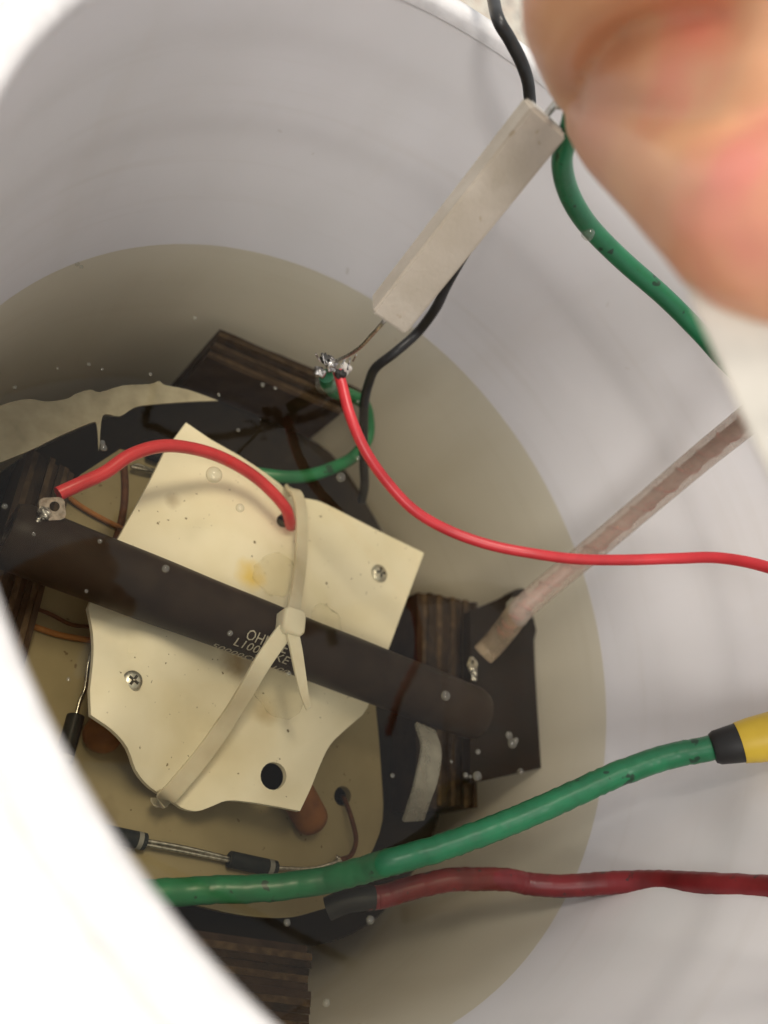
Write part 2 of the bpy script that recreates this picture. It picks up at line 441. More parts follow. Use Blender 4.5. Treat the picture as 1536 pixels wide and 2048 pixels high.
# ------------------------------------------------------------------ bucket
RIM_Z, RIM_R, OIL_R = 0.1021, 0.1309, 0.125
def inner_r(z):
    r = OIL_R + (RIM_R - OIL_R) * z / RIM_Z
    # stacking ribs moulded in the upper wall
    for zc, w, a in ((0.052, 0.0085, 0.0016), (0.082, 0.0085, 0.0014)):
        r -= a / (1 + math.exp(-(z - zc) / (w * 0.25))) * 0.5
    r += 0.0015 * min(1, max(0, (z - 0.03) / 0.07))
    return r
NB = 160
def wall_mesh():
    bm = bmesh.new()
    prof = []
    zs = [RIM_Z - 0.0005 - i * 0.0025 for i in range(44)] + [-0.01 - i * 0.012 for i in range(16)]
    zs = sorted({round(z, 5) for z in zs if z > FLOOR_Z + 0.012}, reverse=True)
    for z in zs: prof.append((inner_r(z), z))
    zb = FLOOR_Z + 0.010
    prof += [(inner_r(zb) - 0.004, zb - 0.002), (0.06, zb - 0.002), (0.0, zb - 0.002)]
    outer = [(0.0, FLOOR_Z + 0.0005), (0.106, FLOOR_Z + 0.0005), (0.1145, FLOOR_Z + 0.0005), (0.1165, FLOOR_Z + 0.003)]
    for z in [FLOOR_Z + 0.02 + i * 0.02 for i in range(14)]:
        if z < RIM_Z - 0.002: outer.append((0.1165 + (RIM_R + 0.003 - 0.1165) * (z - FLOOR_Z) / (RIM_Z - FLOOR_Z), z))
    outer.append((RIM_R + 0.003, RIM_Z - 0.0005))
    prof = prof + outer
    rings = []
    for r, z in prof:
        if r == 0: rings.append([bm.verts.new((0, 0, z))]); continue
        rings.append([bm.verts.new((r * math.cos(2 * math.pi * k / NB), r * math.sin(2 * math.pi * k / NB), z)) for k in range(NB)])
    for a, b in zip(rings[:-1], rings[1:]):
        if len(a) == 1 and len(b) == 1: continue
        for k in range(NB):
            k2 = (k + 1) % NB
            if len(a) == 1: bm.faces.new((a[0], b[k], b[k2]))
            elif len(b) == 1: bm.faces.new((a[k], a[k2], b[0]))
            else: bm.faces.new((a[k], a[k2], b[k2], b[k]))
    for k in range(NB):
        k2 = (k + 1) % NB
        bm.faces.new((rings[0][k], rings[-1][k], rings[-1][k2], rings[0][k2]))
    return bm
bucket = thing('bucket', 'round white plastic bucket holding oil, standing on the terrazzo floor', 'bucket')
from_bm('wall', wall_mesh(), M['bucket'], bucket, True, 50)
bm = bmesh.new()
path = [Vector(((RIM_R + 0.0021) * math.cos(t), (RIM_R + 0.0021) * math.sin(t), RIM_Z + 0.0002)) for t in [2 * math.pi * k / 200 for k in range(200)]]
prof = [(-0.0026, -0.0015), (-0.0024, 0.001), (-0.0012, 0.0024), (0.0015, 0.0026), (0.0046, 0.0016), (0.0058, -0.001), (0.0060, -0.010), (0.0046, -0.0105), (0.0040, -0.002)]
rings = []
for p in path:
    d = Vector((p.x, p.y, 0)).normalized()
    rings.append([bm.verts.new(p + d * x + Vector((0, 0, y))) for x, y in prof])
for i in range(200):
    a, b = rings[i], rings[(i + 1) % 200]
    for j in range(len(prof)):
        bm.faces.new((a[j], a[(j + 1) % len(prof)], b[(j + 1) % len(prof)], b[j]))
from_bm('rim_lip', bm, M['rim'], bucket, True, 60)

# ------------------------------------------------------------------ oil
bm = bmesh.new()
n = NB
rt = OIL_R + 0.0012
tr = [bm.verts.new((rt * math.cos(2 * math.pi * k / n), rt * math.sin(2 * math.pi * k / n), 0.0)) for k in range(n)]
zb = FLOOR_Z + 0.006; rb = inner_r(zb) + 0.0005
br = [bm.verts.new((rb * math.cos(2 * math.pi * k / n), rb * math.sin(2 * math.pi * k / n), zb)) for k in range(n)]
me_r = [[bm.verts.new((r_ * math.cos(2 * math.pi * k / n), r_ * math.sin(2 * math.pi * k / n), z_)) for k in range(n)] for r_, z_ in ((OIL_R + 0.0006, 0.0),)]
for a_, b_ in zip([tr] + me_r[:-1], me_r):
    for k in range(n): bm.faces.new((a_[k], a_[(k + 1) % n], b_[(k + 1) % n], b_[k])).smooth = True
bm.faces.new(me_r[-1]); bm.faces.new(br[::-1])
for k in range(n): bm.faces.new((tr[k], tr[(k + 1) % n], br[(k + 1) % n], br[k]))
o = from_bm('oil', bm, M['oil'], None, False)
tag(o, 'clear yellowish insulating oil filling the lower part of the white bucket', 'oil', kind='stuff')

# ------------------------------------------------------------------ plywood boards
def board(label, corners, z, depth, nply, along, step=None):
    """corners: four surveyed corners of the top edge, a->b runs along the plies, a->d across them"""
    t = thing('plywood_board', label, 'board', group=None)
    a, b, c, d = [P(u, v, z) for u, v in corners]
    rr = random.Random(label)
    for k in range(nply):
        f0, f1 = k / nply, (k + 1) / nply
        e = 0.00003
        dz = rr.uniform(-0.0018, 0.0004); s0 = rr.uniform(-0.0006, 0.0006); s1 = rr.uniform(-0.0006, 0.0006)
        u = (b - a).normalized(); w = (d - a).normalized()
        q = [a.lerp(d, f0) + w * e - u * s0, b.lerp(c, f0) + w * e + u * s1, b.lerp(c, f1) - w * e + u * s1, a.lerp(d, f1) - w * e - u * s0]
        bm = bmesh.new()
        nn = 10
        rows = []
        for i in range(nn + 1):
            row = []
            for p0, p1 in ((q[0], q[1]), (q[3], q[2])):
                p = p0.lerp(p1, i / nn); p = p + Vector((0, 0, dz + rr.uniform(-0.0003, 0.0003)))
                row.append((bm.verts.new(p), bm.verts.new(Vector((p.x, p.y, z - depth)))))
            rows.append(row)
        for i in range(nn):
            (A, A2), (B, B2) = rows[i]; (C_, C2), (D_, D2) = rows[i + 1]
            bm.faces.new((A, C_, D_, B)); bm.faces.new((A2, B2, D2, C2)); bm.faces.new((A, A2, C2, C_)); bm.faces.new((B, D_, D2, B2))
        (A, A2), (B, B2) = rows[0]; bm.faces.new((A, B, B2, A2))
        (A, A2), (B, B2) = rows[-1]; bm.faces.new((A, A2, B2, B))
        from_bm('ply', bm, M['ply_face'] if k in (0, nply - 1) else (M['ply_b'] if k % 3 == 1 else rr.choice((M['ply_a'], M['ply_face'], M['ply_a']))), t, False)
    return t
board('dark plywood board whose long laminated edge lies under the solder joint', [(440, 658), (728, 782), (680, 828), (414, 714)], -0.034, 0.09, 9, 0)
board('dark plywood board beside the flat bracket with the tube', [(838, 1182), (836, 1612), (955, 1612), (955, 1204)], -0.040, 0.09, 13, 0)
board('dark plywood board under the soldered left terminal of the long resistor', [(60, 892), (-70, 1310), (48, 1335), (150, 945)], -0.036, 0.09, 9, 0)
board('dark frayed plywood board below the dark red cable', [(340, 1852), (622, 1892), (624, 2110), (330, 2080)], -0.040, 0.09, 14, 0)

# flat dark bracket with a rounded tab
o = plate('bracket', [(940, 1222)] + spl([(975, 1207), (1010, 1192), (1030, 1180), (1052, 1178), (1070, 1192), (1078, 1215), (1076, 1245), (1068, 1280)]) + [(1070, 1340), (1076, 1440), (1082, 1536), (1030, 1548), (975, 1560), (940, 1565)],
          [], lambda u, v: -0.030, 0.004, M['bracket'], None, 30)
tag(o, 'flat dark brown board with a rounded tab under the end of the clear tube', 'board')

# added dark and pale translucent sheets, standing in for two patches on the oil
o = plate('dark_disc', spl([(-20, 960), (60, 905), (180, 848), (232, 830), (275, 812), (380, 803), (450, 806), (560, 850), (660, 905), (735, 1010), (800, 1150), (860, 1400), (880, 1600), (850, 1700), (760, 1830), (640, 1890), (480, 1900), (330, 1880), (150, 1720), (20, 1500), (-40, 1250)], 4),
          [], lambda u, v: -0.056, 0.0012, M['dusky'], None, 60)
tag(o, 'dark translucent stand-in disc underneath the cream plate', 'plastic disc')
o = plate('pale_crescent', [(-80, 838)] + spl([(-10, 815), (25, 803), (60, 798), (95, 803), (135, 797), (150, 788), (180, 779), (200, 784), (245, 771), (300, 768), (318, 762), (330, 770), (375, 779), (437, 801)], 3)[:-1] + spl([(437, 801), (380, 803), (300, 809), (268, 815), (240, 832), (210, 828), (202, 848), (198, 900), (194, 850), (180, 846), (110, 876), (50, 905), (-80, 955)], 3),
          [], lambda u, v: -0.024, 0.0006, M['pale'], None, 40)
tag(o, 'pale translucent stand-in crescent with a ragged edge', 'plastic film')

# ------------------------------------------------------------------ cream base plate
PZ = -0.042
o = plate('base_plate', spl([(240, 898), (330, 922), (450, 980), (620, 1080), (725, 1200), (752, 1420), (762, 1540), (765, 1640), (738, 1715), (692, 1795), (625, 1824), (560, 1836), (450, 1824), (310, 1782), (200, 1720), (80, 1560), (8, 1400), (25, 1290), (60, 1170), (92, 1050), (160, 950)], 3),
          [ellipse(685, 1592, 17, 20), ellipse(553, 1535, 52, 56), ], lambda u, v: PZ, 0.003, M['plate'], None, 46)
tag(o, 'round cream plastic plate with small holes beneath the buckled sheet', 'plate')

# brown rods between plate and sheet
def rod(label, a, b, r):
    bm = bmesh.new()
    A, B = P(*a), P(*b); ax = B - A; L = ax.length
    pr = [(0, r * 0.7), (r * 0.15, r)] + [(L - r * 0.8, r)] + [(L - r * 0.8 + r * 0.8 * math.sin(t), r * math.cos(t)) for t in (0.4, 0.8, 1.15, 1.4)]
    lathe(bm, pr, A, ax, 20)
    o = from_bm('spacer_rod', bm, M['rod'], None, True, 60)
    tag(o, label, 'rod', 'brown rods between sheet and plate')
rod('amber brown round rod sticking out beside the black sheet hole', (588, 1575, PZ + 0.0057), (636, 1664, PZ + 0.0057), 0.0056)
rod('amber brown round rod sticking out near the screw by the upright diode', (280, 1350, PZ + 0.0057), (186, 1500, PZ + 0.0057), 0.0056)

# ------------------------------------------------------------------ buckled sheet
SZ = -0.0275
def sheet_z(u, v):
    z = SZ
    c = Vector((590, 1250)); p = Vector((u, v)) - c
    for tgt, a1, w1, a2, off, w2 in (((338, 1590), 0.0095, 90, 0.0125, 215, 95), ((588, 985), 0.0046, 48, 0.0030, 130, 80)):
        d = Vector(tgt) - c; L = d.length; d /= L
        t = max(0, min(1.1, p.dot(d) / L)); s = p.x * d.y - p.y * d.x
        z += t ** 1.15 * (-a1 * math.exp(-(s / w1) ** 2) + a2 * math.exp(-((abs(s) - off) / w2) ** 2))
    q = Vector((u, v))
    for a, b, dep, w in (((235, 1285), (425, 1490), 0.0042, 36), ((545, 1570), (725, 1395), 0.0040, 42), ((470, 960), (520, 1130), 0.0012, 40), ((660, 1010), (700, 1210), 0.0014, 45)):
        a, b = Vector(a), Vector(b); ab = b - a; tt = max(0, min(1, (q - a).dot(ab) / ab.length_squared))
        z -= dep * math.exp(-((q - a - ab * tt).length / w) ** 2)
    return z
sheet = thing('mounting_sheet', 'buckled cream plastic sheet strapped under the long dark resistor', 'plastic sheet')
outl = [(372, 845), (420, 878), (480, 912), (530, 945)] + spl([(560, 968), (577, 985), (592, 996), (612, 997), (640, 1003), (680, 1022)], 3) + [(760, 1063), (848, 1106), (815, 1195), (782, 1285), (735, 1415)] + \
    spl([(725, 1430), (690, 1460), (660, 1490), (640, 1530), (622, 1575), (600, 1622)], 3) + spl([(560, 1614), (500, 1604), (455, 1601), (425, 1612), (395, 1622), (365, 1616), (338, 1597), (300, 1574), (272, 1540), (255, 1495), (225, 1460), (182, 1430)], 3) + \
    spl([(180, 1380), (187, 1310), (185, 1260), (176, 1215)], 3) + [(200, 1160), (232, 1085), (300, 962), (330, 902)]
plate('panel', outl, [ellipse(547, 1552, 26, 28), ellipse(568, 1041, 15, 14)], sheet_z, 0.0020, M['sheet'], sheet, 20)
def screw(u, v, r, rot, mt):
    z = sheet_z(u, v)
    t = P(u, v, z); bm = bmesh.new()
    lathe(bm, [(-0.004, r * 0.4), (-0.0002, r * 0.5), (0.0, r), (0.0005, r), (0.0010, r * 0.82), (0.0013, r * 0.5), (0.0014, r * 0.1)], t, (0, 0, 1), 28)
    s = from_bm('screw', bm, mt, sheet, True, 40)
    for k in range(2):
        bm = bmesh.new()
        dd = Vector((math.cos(rot + k * math.pi / 2), math.sin(rot + k * math.pi / 2), 0)) * r * 0.55
        sweep(bm, [t - dd + Vector((0, 0, 0.00118)), t + Vector((0, 0, 0.00122)), t + dd + Vector((0, 0, 0.00118))], rect(r * 0.26, 0.0007), None, (0, 0, 1))
        from_bm('cross_recess', bm, M['dark'], s, False)
    bm = bmesh.new(); lathe(bm, [(0, r * 0.15), (0.0004, r * 0.12)], t + Vector((0, 0, 0.0014)), (0, 0, 1), 10)
    from_bm('recess_glint', bm, mt, s)
screw(264, 1362, 0.0029, 0.4, M['screw'])
screw(758, 1147, 0.0034, 1.0, M['screw'])

# ------------------------------------------------------------------ long wirewound resistor
RZ = -0.0165
RA, RB = P(12, 1066, RZ), P(955, 1429, RZ)
RAX = (RB - RA).normalized(); RL = (RB - RA).length; RR_ = 0.0094
res = thing('wirewound_resistor', 'long dark brown tubular resistor with printed lettering lying across the sheet', 'resistor')
bm = bmesh.new()
pr = []
for i in range(60):
    t = i / 59
    pr.append((t * RL, RR_ * (1 + 0.012 * math.sin(t * 9) + 0.006 * math.sin(t * 31)) * (0.97 if i in (0, 59) else 1)))
pr = [(0.004, 0.004), (0, 0.0045), (0, RR_ * 0.9)] + pr[1:-1] + [(RL, RR_ * 0.9), (RL, 0.0045), (RL - 0.004, 0.004)]
lathe(bm, pr, RA, RAX, 40)
from_bm('body', bm, M['resistor'], res, True, 50)
up = Vector((0, 0, 1)); RS = up.cross(RAX).normalized()      # sideways, horizontal
if RS.dot(P(400, 1000, 0) - P(400, 1300, 0)) < 0: RS = -RS     # towards the red-wire side
# lettering wrapped on the tube
def lettering(text, u, v, size, width):
    fc = bpy.data.curves.new('lettering', 'FONT'); fc.body = text; fc.size = size; fc.resolution_u = 2; fc.fill_mode = 'FRONT'
    tmp = bpy.data.objects.new('tmp', fc); COL.objects.link(tmp)
    dg = bpy.context.evaluated_depsgraph_get()
    me = bpy.data.meshes.new_from_object(tmp.evaluated_get(dg))
    bpy.data.objects.remove(tmp)
    bm = bmesh.new(); bm.from_mesh(me)
    bmesh.ops.triangulate(bm, faces=bm.faces[:])
    bmesh.ops.subdivide_edges(bm, edges=[e for e in bm.edges if e.calc_length() > 0.0015], cuts=1)
    xs = [q.co.x for q in bm.verts]; k = width / max(1e-6, (max(xs) - min(xs))); x0 = min(xs)
    # anchor: where the sight line meets the tube
    d = ray(u, v).normalized(); best = None; bestr = 9
    t0 = (RZ - CAM.z) / d.z
    t = t0 - 0.05
    for i in range(2000):
        q = CAM + d * t
        w = q - RA; rad = (w - RAX * w.dot(RAX)).length
        if best is None or rad < bestr: best, bestr = q, rad
        if rad < RR_ * 1.004: break
        t += 0.0001
    w = best - RA; s0 = w.dot(RAX); ph0 = math.atan2(w.dot(RS), w.z)
    for q in bm.verts:
        x = s0 + (q.co.x - x0) * k; ph = ph0 + q.co.y / RR_
        q.co = RA + RAX * x + (up * math.cos(ph) + RS * math.sin(ph)) * (RR_ * 1.022 + 0.00012)
    me2 = bpy.data.meshes.new('lettering'); bm.to_mesh(me2); bm.free()
    return link('lettering', me2, M['ink'], res, False)
lettering('OHMITE', 489, 1276, 0.0047, 0.0140)
lettering('L100J50KE', 466, 1288, 0.0042, 0.0185)
lettering('50000Ω  K 100', 422, 1290, 0.0040, 0.0265)
lettering('482  16', 446, 1306, 0.0040, 0.0215)
# terminals
def terminal(u, v, z, ang, k_=1.0):
    t = P(u, v, z)
    bm = bmesh.new()
    e1 = (RAX * math.cos(ang) + RS * math.sin(ang)).normalized(); e2 = up.cross(e1)
    e2 = (e2 + up * 0.25).normalized(); nn = e1.cross(e2)
    # square tab with a round hole
    N = 24; outer = []; inner = []
    for k in range(N):
        a = 2 * math.pi * k / N; cx, cy = math.cos(a), math.sin(a)
        sq = 1 / max(abs(cx), abs(cy)) ; sq = min(sq, 1.22)
        outer.append((cx * sq * 0.0040 * k_, cy * sq * 0.0036 * k_)); inner.append((cx * 0.0016 * k_ + 0.0006, cy * 0.0016 * k_ + 0.0006))
    L = [[bm.verts.new(t + e1 * x + e2 * y + nn * h) for x, y in loop] for loop, h in ((outer, 0.0004), (inner, 0.0004), (inner, -0.0004), (outer, -0.0004))]
    for i in range(4):
        a, b = L[i], L[(i + 1) % 4]
        for k in range(N): bm.faces.new((a[k], a[(k + 1) % N], b[(k + 1) % N], b[k]))
    tt = from_bm('terminal', bm, M['metal'], res, True, 40)
    lumpy('solder', t - e1 * 0.0022 - e2 * 0.0012 + up * 0.0004, 0.0017, M['solder'], tt, 0.5, 3, (1.2, 0.9, 0.7))
    lumpy('solder', t - e1 * 0.0042 - e2 * 0.0030 + up * 0.0002, 0.0010, M['solder'], tt, 0.5, 5)
    return tt
terminal(104, 1018, -0.0075, 0.5, 0.85)
terminal(945, 1330, -0.0120, 1.3, 0.65)

# ------------------------------------------------------------------ cable tie
tie = thing('cable_tie', 'yellowed white nylon cable tie strapped round resistor and sheet', 'cable tie')
def PP(*l): return [P(*q) for q in l]
ribbon('strap', PP((572, 985, -0.034), (580, 979, -0.028), (592, 986, -0.0245), (600, 1010, -0.0245), (603, 1050, -0.0245), (602, 1110, -0.0235), (596, 1165, -0.018), (588, 1210, -0.0095), (580, 1245, -0.0058)), 0.0046, 0.0012, M['tie'], tie, (0.1, 0, 1))
ribbon('strap', PP((578, 1250, -0.0052), (556, 1280, -0.0048), (525, 1325, -0.0060), (490, 1385, -0.0125), (452, 1445, -0.0200), (410, 1505, -0.0245), (365, 1560, -0.0280), (338, 1590, -0.0305), (318, 1600, -0.0360)), 0.0053, 0.0012, M['tie'], tie, (0, 0.1, 1))
ribbon('tail', PP((584, 1262, -0.0040), (592, 1300, -0.0030), (600, 1345, -0.0030), (609, 1390, -0.0040), (617, 1418, -0.0055)), 0.0042, 0.0011, M['tie'], tie, (0, 0, 1), scale=lambda t: 1 - 0.6 * t * t)
bm = bmesh.new()
hc = P(582, 1246, -0.0045)
hd = (P(582, 1280, 0) - P(590, 1200, 0)).normalized(); hs = up.cross(hd)
HN = 20
for (w, l, h) in ((0.0036, 0.0040, -0.0030), (0.0038, 0.0042, 0.0014), (0.0036, 0.0040, 0.0024), (0.0030, 0.0034, 0.0028)):
    for k in range(HN):
        a = 2 * math.pi * k / HN
        cx, cy = math.cos(a), math.sin(a); q = (abs(cx) ** 6 + abs(cy) ** 6) ** (-1 / 6)
        bm.verts.new(hc + hd * (cy * q * l) + hs * (cx * q * w) + up * h)
bm.verts.ensure_lookup_table()
for i in range(3):
    for k in range(HN): bm.faces.new([bm.verts[i * HN + k], bm.verts[i * HN + (k + 1) % HN], bm.verts[i * HN + HN + (k + 1) % HN], bm.verts[i * HN + HN + k]])
bm.faces.new([bm.verts[k] for k in range(HN - 1, -1, -1)]); bm.faces.new([bm.verts[3 * HN + k] for k in range(HN)])
from_bm('head', bm, M['tie'], tie, True, 60)

# ------------------------------------------------------------------ diodes
def diode(label, a, b, r, leads, flip=False):
    t = thing('diode', label, 'diode', group='black diodes on the cream plate')
    A, B = P(*a), P(*b); ax = B - A; L = ax.length
    bm = bmesh.new()
    lathe(bm, [(0, r * 0.88), (L * 0.02, r), (L * 0.98, r), (L, r * 0.88)], A, ax, 20)
    bo = from_bm('body', bm, M['diode'], t, True, 40)
    bm = bmesh.new(); s = 0.12 if flip else 0.80
    lathe(bm, [(L * s, r * 0.9), (L * s, r * 1.02), (L * (s + .1), r * 1.02), (L * (s + .1), r * 0.9)], A, ax, 20)
    from_bm('band', bm, M['band'], bo, True, 40)
    for l in leads: tube('lead', [P(*q) for q in l], 0.00055, M['metal'], t, 6, 8)
    return t
dz = PZ + 0.0026
diode('black diode joined by a lead to the scratched one, beside the bucket rim', (196, 1664, dz), (291, 1684, dz), 0.0024, [[(291, 1681, dz), (370, 1695, dz), (458, 1716, dz)]])
diode('black diode with a white scratch, wired to the hole in the plate', (458, 1718, dz), (552, 1738, dz), 0.0024,
      [[(291, 1689, dz + .0002), (380, 1706, dz), (459, 1722, dz)], [(552, 1735, dz), (590, 1737, dz), (630, 1736, dz - .001), (660, 1728, dz), (690, 1716, dz)]])
diode('black upright diode by the rod near the left screw', (152, 1430, dz), (124, 1532, dz), 0.0025, [[(152, 1430, dz), (160, 1400, dz), (170, 1375, dz), (178, 1320, dz + .001), (195, 1270, dz)]])
diode('small black diode mostly hidden under the red wire by the sheet corner', (295, 905, dz), (345, 925, dz), 0.0022, [[(262, 934, dz), (275, 930, dz), (300, 938, dz), (345, 946, dz)], [(262, 934, dz), (300, 942, dz + .0004), (345, 950, dz)]])
lumpy('wire_splice', P(678, 1720, dz), 0.0011, M['metal'], None, 0.5, 8, (1.6, 0.8, 0.8))
tag(bpy.data.objects['wire_splice'], 'small twisted wire splice between brown wire and diode lead', 'wire splice')

# ------------------------------------------------------------------ wires
def wire(name, label, cat, pts, r, m, wob=0.0, scale=None, group=None, n=10):
    return tag(tube(name, [P(*q) for q in pts], r, m, None, n, 16, scale, wob), label, cat, group)
wire('brown_strand', 'thin brown wire rising from the small plate hole to the splice', 'wire', [(684, 1594, PZ - .006), (690, 1600, PZ + .001), (704, 1640, PZ + .004), (712, 1680, PZ + .004), (702, 1710, PZ + .003), (680, 1720, dz)], 0.0008, M['brownwire'])
wire('brown_strand', 'thin dark brown wire curving over the left edge of the cream plate', 'wire', [(35, 1195, PZ + .001), (60, 1212, PZ + .001), (100, 1228, PZ + .001), (140, 1248, PZ + .001), (175, 1253, PZ + .001), (200, 1250, PZ + .001)], 0.0006, M['brownwire'])
wire('brown_strand', 'orange brown wire running under the lower left sheet edge', 'wire', [(30, 1245, PZ + .001), (70, 1254, PZ + .001), (120, 1270, PZ + .001), (200, 1284, PZ + .001)], 0.0009, M['orangewire'])
wire('brown_strand', 'orange brown strand modelled as a thin reflection between the red wire end and the upper sheet edge', 'wire', [(128, 985, PZ + .002), (150, 1005, PZ + .0012), (190, 1030, PZ + .0012), (240, 1055, PZ + .0012), (270, 1065, PZ + .001)], 0.0009, M['orangewire'])  # solid strand put in place of a thin brown reflection
wire('red_wire_shadow', 'dark brown strip modelled as the shadow of the red wire on the plate', 'strip', [(247, 925, PZ + .0008), (250, 970, PZ + .0008), (247, 1020, PZ + .0008), (235, 1070, PZ + .0008), (215, 1120, PZ + .0008)], 0.0012, M['brownwire'])  # solid strip stands in for the shadow of the red wire
wire('red_wire', 'red wire looping from the left terminal into the hole in the sheet', 'wire', [(116, 988, -.0075), (160, 968, -.0065), (210, 945, -.006), (262, 910, -.005), (325, 892, -.005), (390, 898, -.008), (450, 918, -.012), (505, 950, -.016), (545, 985, -.018), (572, 1018, -.0205), (580, 1045, -.026), (582, 1055, -.033)], 0.0020, M['red'])
# solder joint lifted out of the oil
J = P(662, 728, 0.018)
sj = thing('solder_joint', 'shiny ragged solder blob joining red wire and thin resistor lead', 'solder joint')
lumpy('solder', J, 0.0024, M['solder'], sj, 0.6, 11, (1.25, 0.9, 0.8))
lumpy('solder', J + (P(640, 745, .018) - J), 0.0018, M['solder'], sj, 0.6, 17)
lumpy('solder', J + (P(690, 738, .017) - J), 0.0019, M['cement'], sj, 0.6, 14)
lumpy('charred_flux', J + (P(650, 716, .019) - J), 0.0016, M['dark'], sj, 0.6, 4)
lumpy('charred_flux', J + (P(680, 748, .018) - J), 0.0018, M['dark'], sj, 0.5, 6)
for k in range(7):
    a = D(640 + k * 11, 722 + (k % 3) * 9, (J - CAM).dot(ray(660, 728).normalized()) * 0.955)
    tube('strand', [a, a + Vector((random.uniform(-.004, .002), random.uniform(-.003, .003), random.uniform(0, .003)))], 0.0003, M['solder'], sj, 3, 6)
wire('red_wire', 'bright red wire hanging above the oil from the solder joint', 'wire', [(676, 742, .017), (684, 770, .0165), (700, 830, .016), (730, 900, .015), (775, 965, .014), (830, 1022, .015), (900, 1062, .018), (980, 1090, .024), (1060, 1106, .031), (1150, 1118, .041), (1250, 1120, .053), (1350, 1117, .065), (1440, 1116, .077), (1540, 1136, .090), (1680, 1190, .105)], 0.0018, M['red'])
# green in-oil wire with drop of oil
wire('green_wire', 'green wire bending down past the plywood edge into the oil', 'wire', [(652, 752, .012), (655, 768, .004), (672, 785, -.004), (700, 790, -.010), (728, 808, -.014), (737, 845, -.020), (733, 880, -.024), (705, 915, -.026), (660, 938, -.027), (610, 952, -.028), (560, 953, -.030), (500, 945, -.034)], 0.0024, M['green'])
o = lumpy('oil_drop', P(655, 765, 0.004), 0.0042, M['bubble'], None, 0.1, 2, (1, 1, 1.1))
tag(o, 'clear bead of oil around the green wire under the solder', 'oil drop')
# black wire behind the ceramic body
wire('black_wire', 'thin black wire dropping over the bucket rim and into the oil', 'wire', [(960, -140, .112), (985, -10, .114), (997, 40, .1155), (1020, 80, .114), (1045, 130, .112), (1058, 180, .108), (1055, 250, .101), (1010, 360, .086), (950, 470, .068), (896, 565, .050), (872, 615, .041), (835, 665, .029), (790, 705, .022), (752, 735, .014), (738, 765, .007), (729, 805, 0), (727, 860, -.008), (727, 920, -.016), (729, 970, -.022), (723, 1004, -.027)], 0.0017, M['black'])
# green wire from the hand
pts = [D(1150, 205, .183), D(1144, 235, .184), D(1135, 275, .190), D(1124, 320, .197), D(1132, 370, .206), D(1155, 420, .214), D(1190, 466, .222), D(1250, 525, .230), D(1330, 595, .236), D(1400, 665, .240), D(1470, 740, .240), D(1600, 850, .232)]
bm = bmesh.new()
sweep(bm, smooth_path(pts, 10), circ(0.0026, 16), lambda t: 0.82 + 0.18 * min(1, t * 3))
tag(from_bm('green_wire', bm, M['green'], None, True, 50), 'green wire hanging from the pinching fingers behind the white band', 'wire')
o = lumpy('oil_drop', D(1176, 468, .2185), 0.0017, M['bubble'], None, 0.1, 9)
tag(o, 'tiny clear drop hanging under the bend of the green wire', 'oil drop')

# green cable + yellow probe
gz = [(200, 1790, -.034), (310, 1786, -.033), (420, 1780, -.030), (540, 1775, -.024), (640, 1762, -.017), (720, 1742, -.008), (776, 1725, 0.0), (850, 1705, .005), (930, 1678, .011), (1010, 1648, .017), (1100, 1610, .025), (1190, 1568, .033), (1270, 1535, .041), (1350, 1510, .049), (1430, 1495, .057), (1500, 1484, .064)]
wire('green_cable', 'thick green cable lying across the oil surface to the yellow sleeve', 'cable', gz, 0.0037, M['green'], 0.00016)
pb = thing('probe_plug', 'yellow sleeve with a black collar on the end of the green cable', 'plug')
A, B = P(1424, 1497, .0565), P(1700, 1440, .088); ax = B - A
bm = bmesh.new(); lathe(bm, [(0, .0036), (.0002, .0043), (.0014, .0050), (.0065, .0056), (.0084, .0058), (.0084, .0045)], A, ax, 28)
from_bm('collar', bm, M['blackpl'], pb, True, 40)
bm = bmesh.new(); lathe(bm, [(.0080, .0048), (.0081, .0060), (.012, .0066), (.022, .0073), (.05, .0076), (.05, .005)], A, ax, 28)
from_bm('sleeve', bm, M['yellow'], pb, True, 40)

# dark red cable
rc = wire('red_cable', 'thick dark red cable entering the oil with a black taped end', 'cable', [(735, 1797, -.020), (770, 1792, -.018), (830, 1774, -.013), (900, 1760, -.007), (960, 1758, -.004), (1020, 1760, -.001), (1060, 1768, .001), (1130, 1772, .008), (1220, 1766, .018), (1320, 1764, .032), (1420, 1770, .050), (1540, 1777, .068), (1680, 1790, .088)], 0.0034, M['redcab'], 0.00010)
tube('tape_wrap', PP((655, 1818, -.027), (690, 1803, -.0235), (725, 1797, -.0205), (748, 1796, -.0192)), 0.0035, M['blackpl'], rc)

# clear tube with a pink wire inside
tb = thing('clear_tube', 'clear plastic tube with a pinkish wire inside, leaning out of the oil', 'tube')
tp = [P(966, 1310, -.022), P(985, 1290, -.018), P(1010, 1260, -.009), P(1036, 1226, 0.0), P(1080, 1185, .008), P(1180, 1103, .026), P(1290, 1010, .050), P(1400, 917, .076), P(1500, 836, .100), P(1640, 720, .130)]
bm = bmesh.new(); sweep(bm, smooth_path(tp, 8), circ(0.0046, 20))
from_bm('sleeve', bm, M['vinyl'], tb, True, 50)
ip = smooth_path(tp, 8)[14:]
M['pink'] = mat('pink_wire', (0.42, 0.22, 0.18), 0.5, (0.34, 0.22, 0.17), 900, (0.4, 0.6))
bm = bmesh.new(); sweep(bm, ip, circ(0.0024, 12))
iw = from_bm('inner_wire', bm, M['pink'], tb)
bm = bmesh.new()
L = len(ip); hel = []
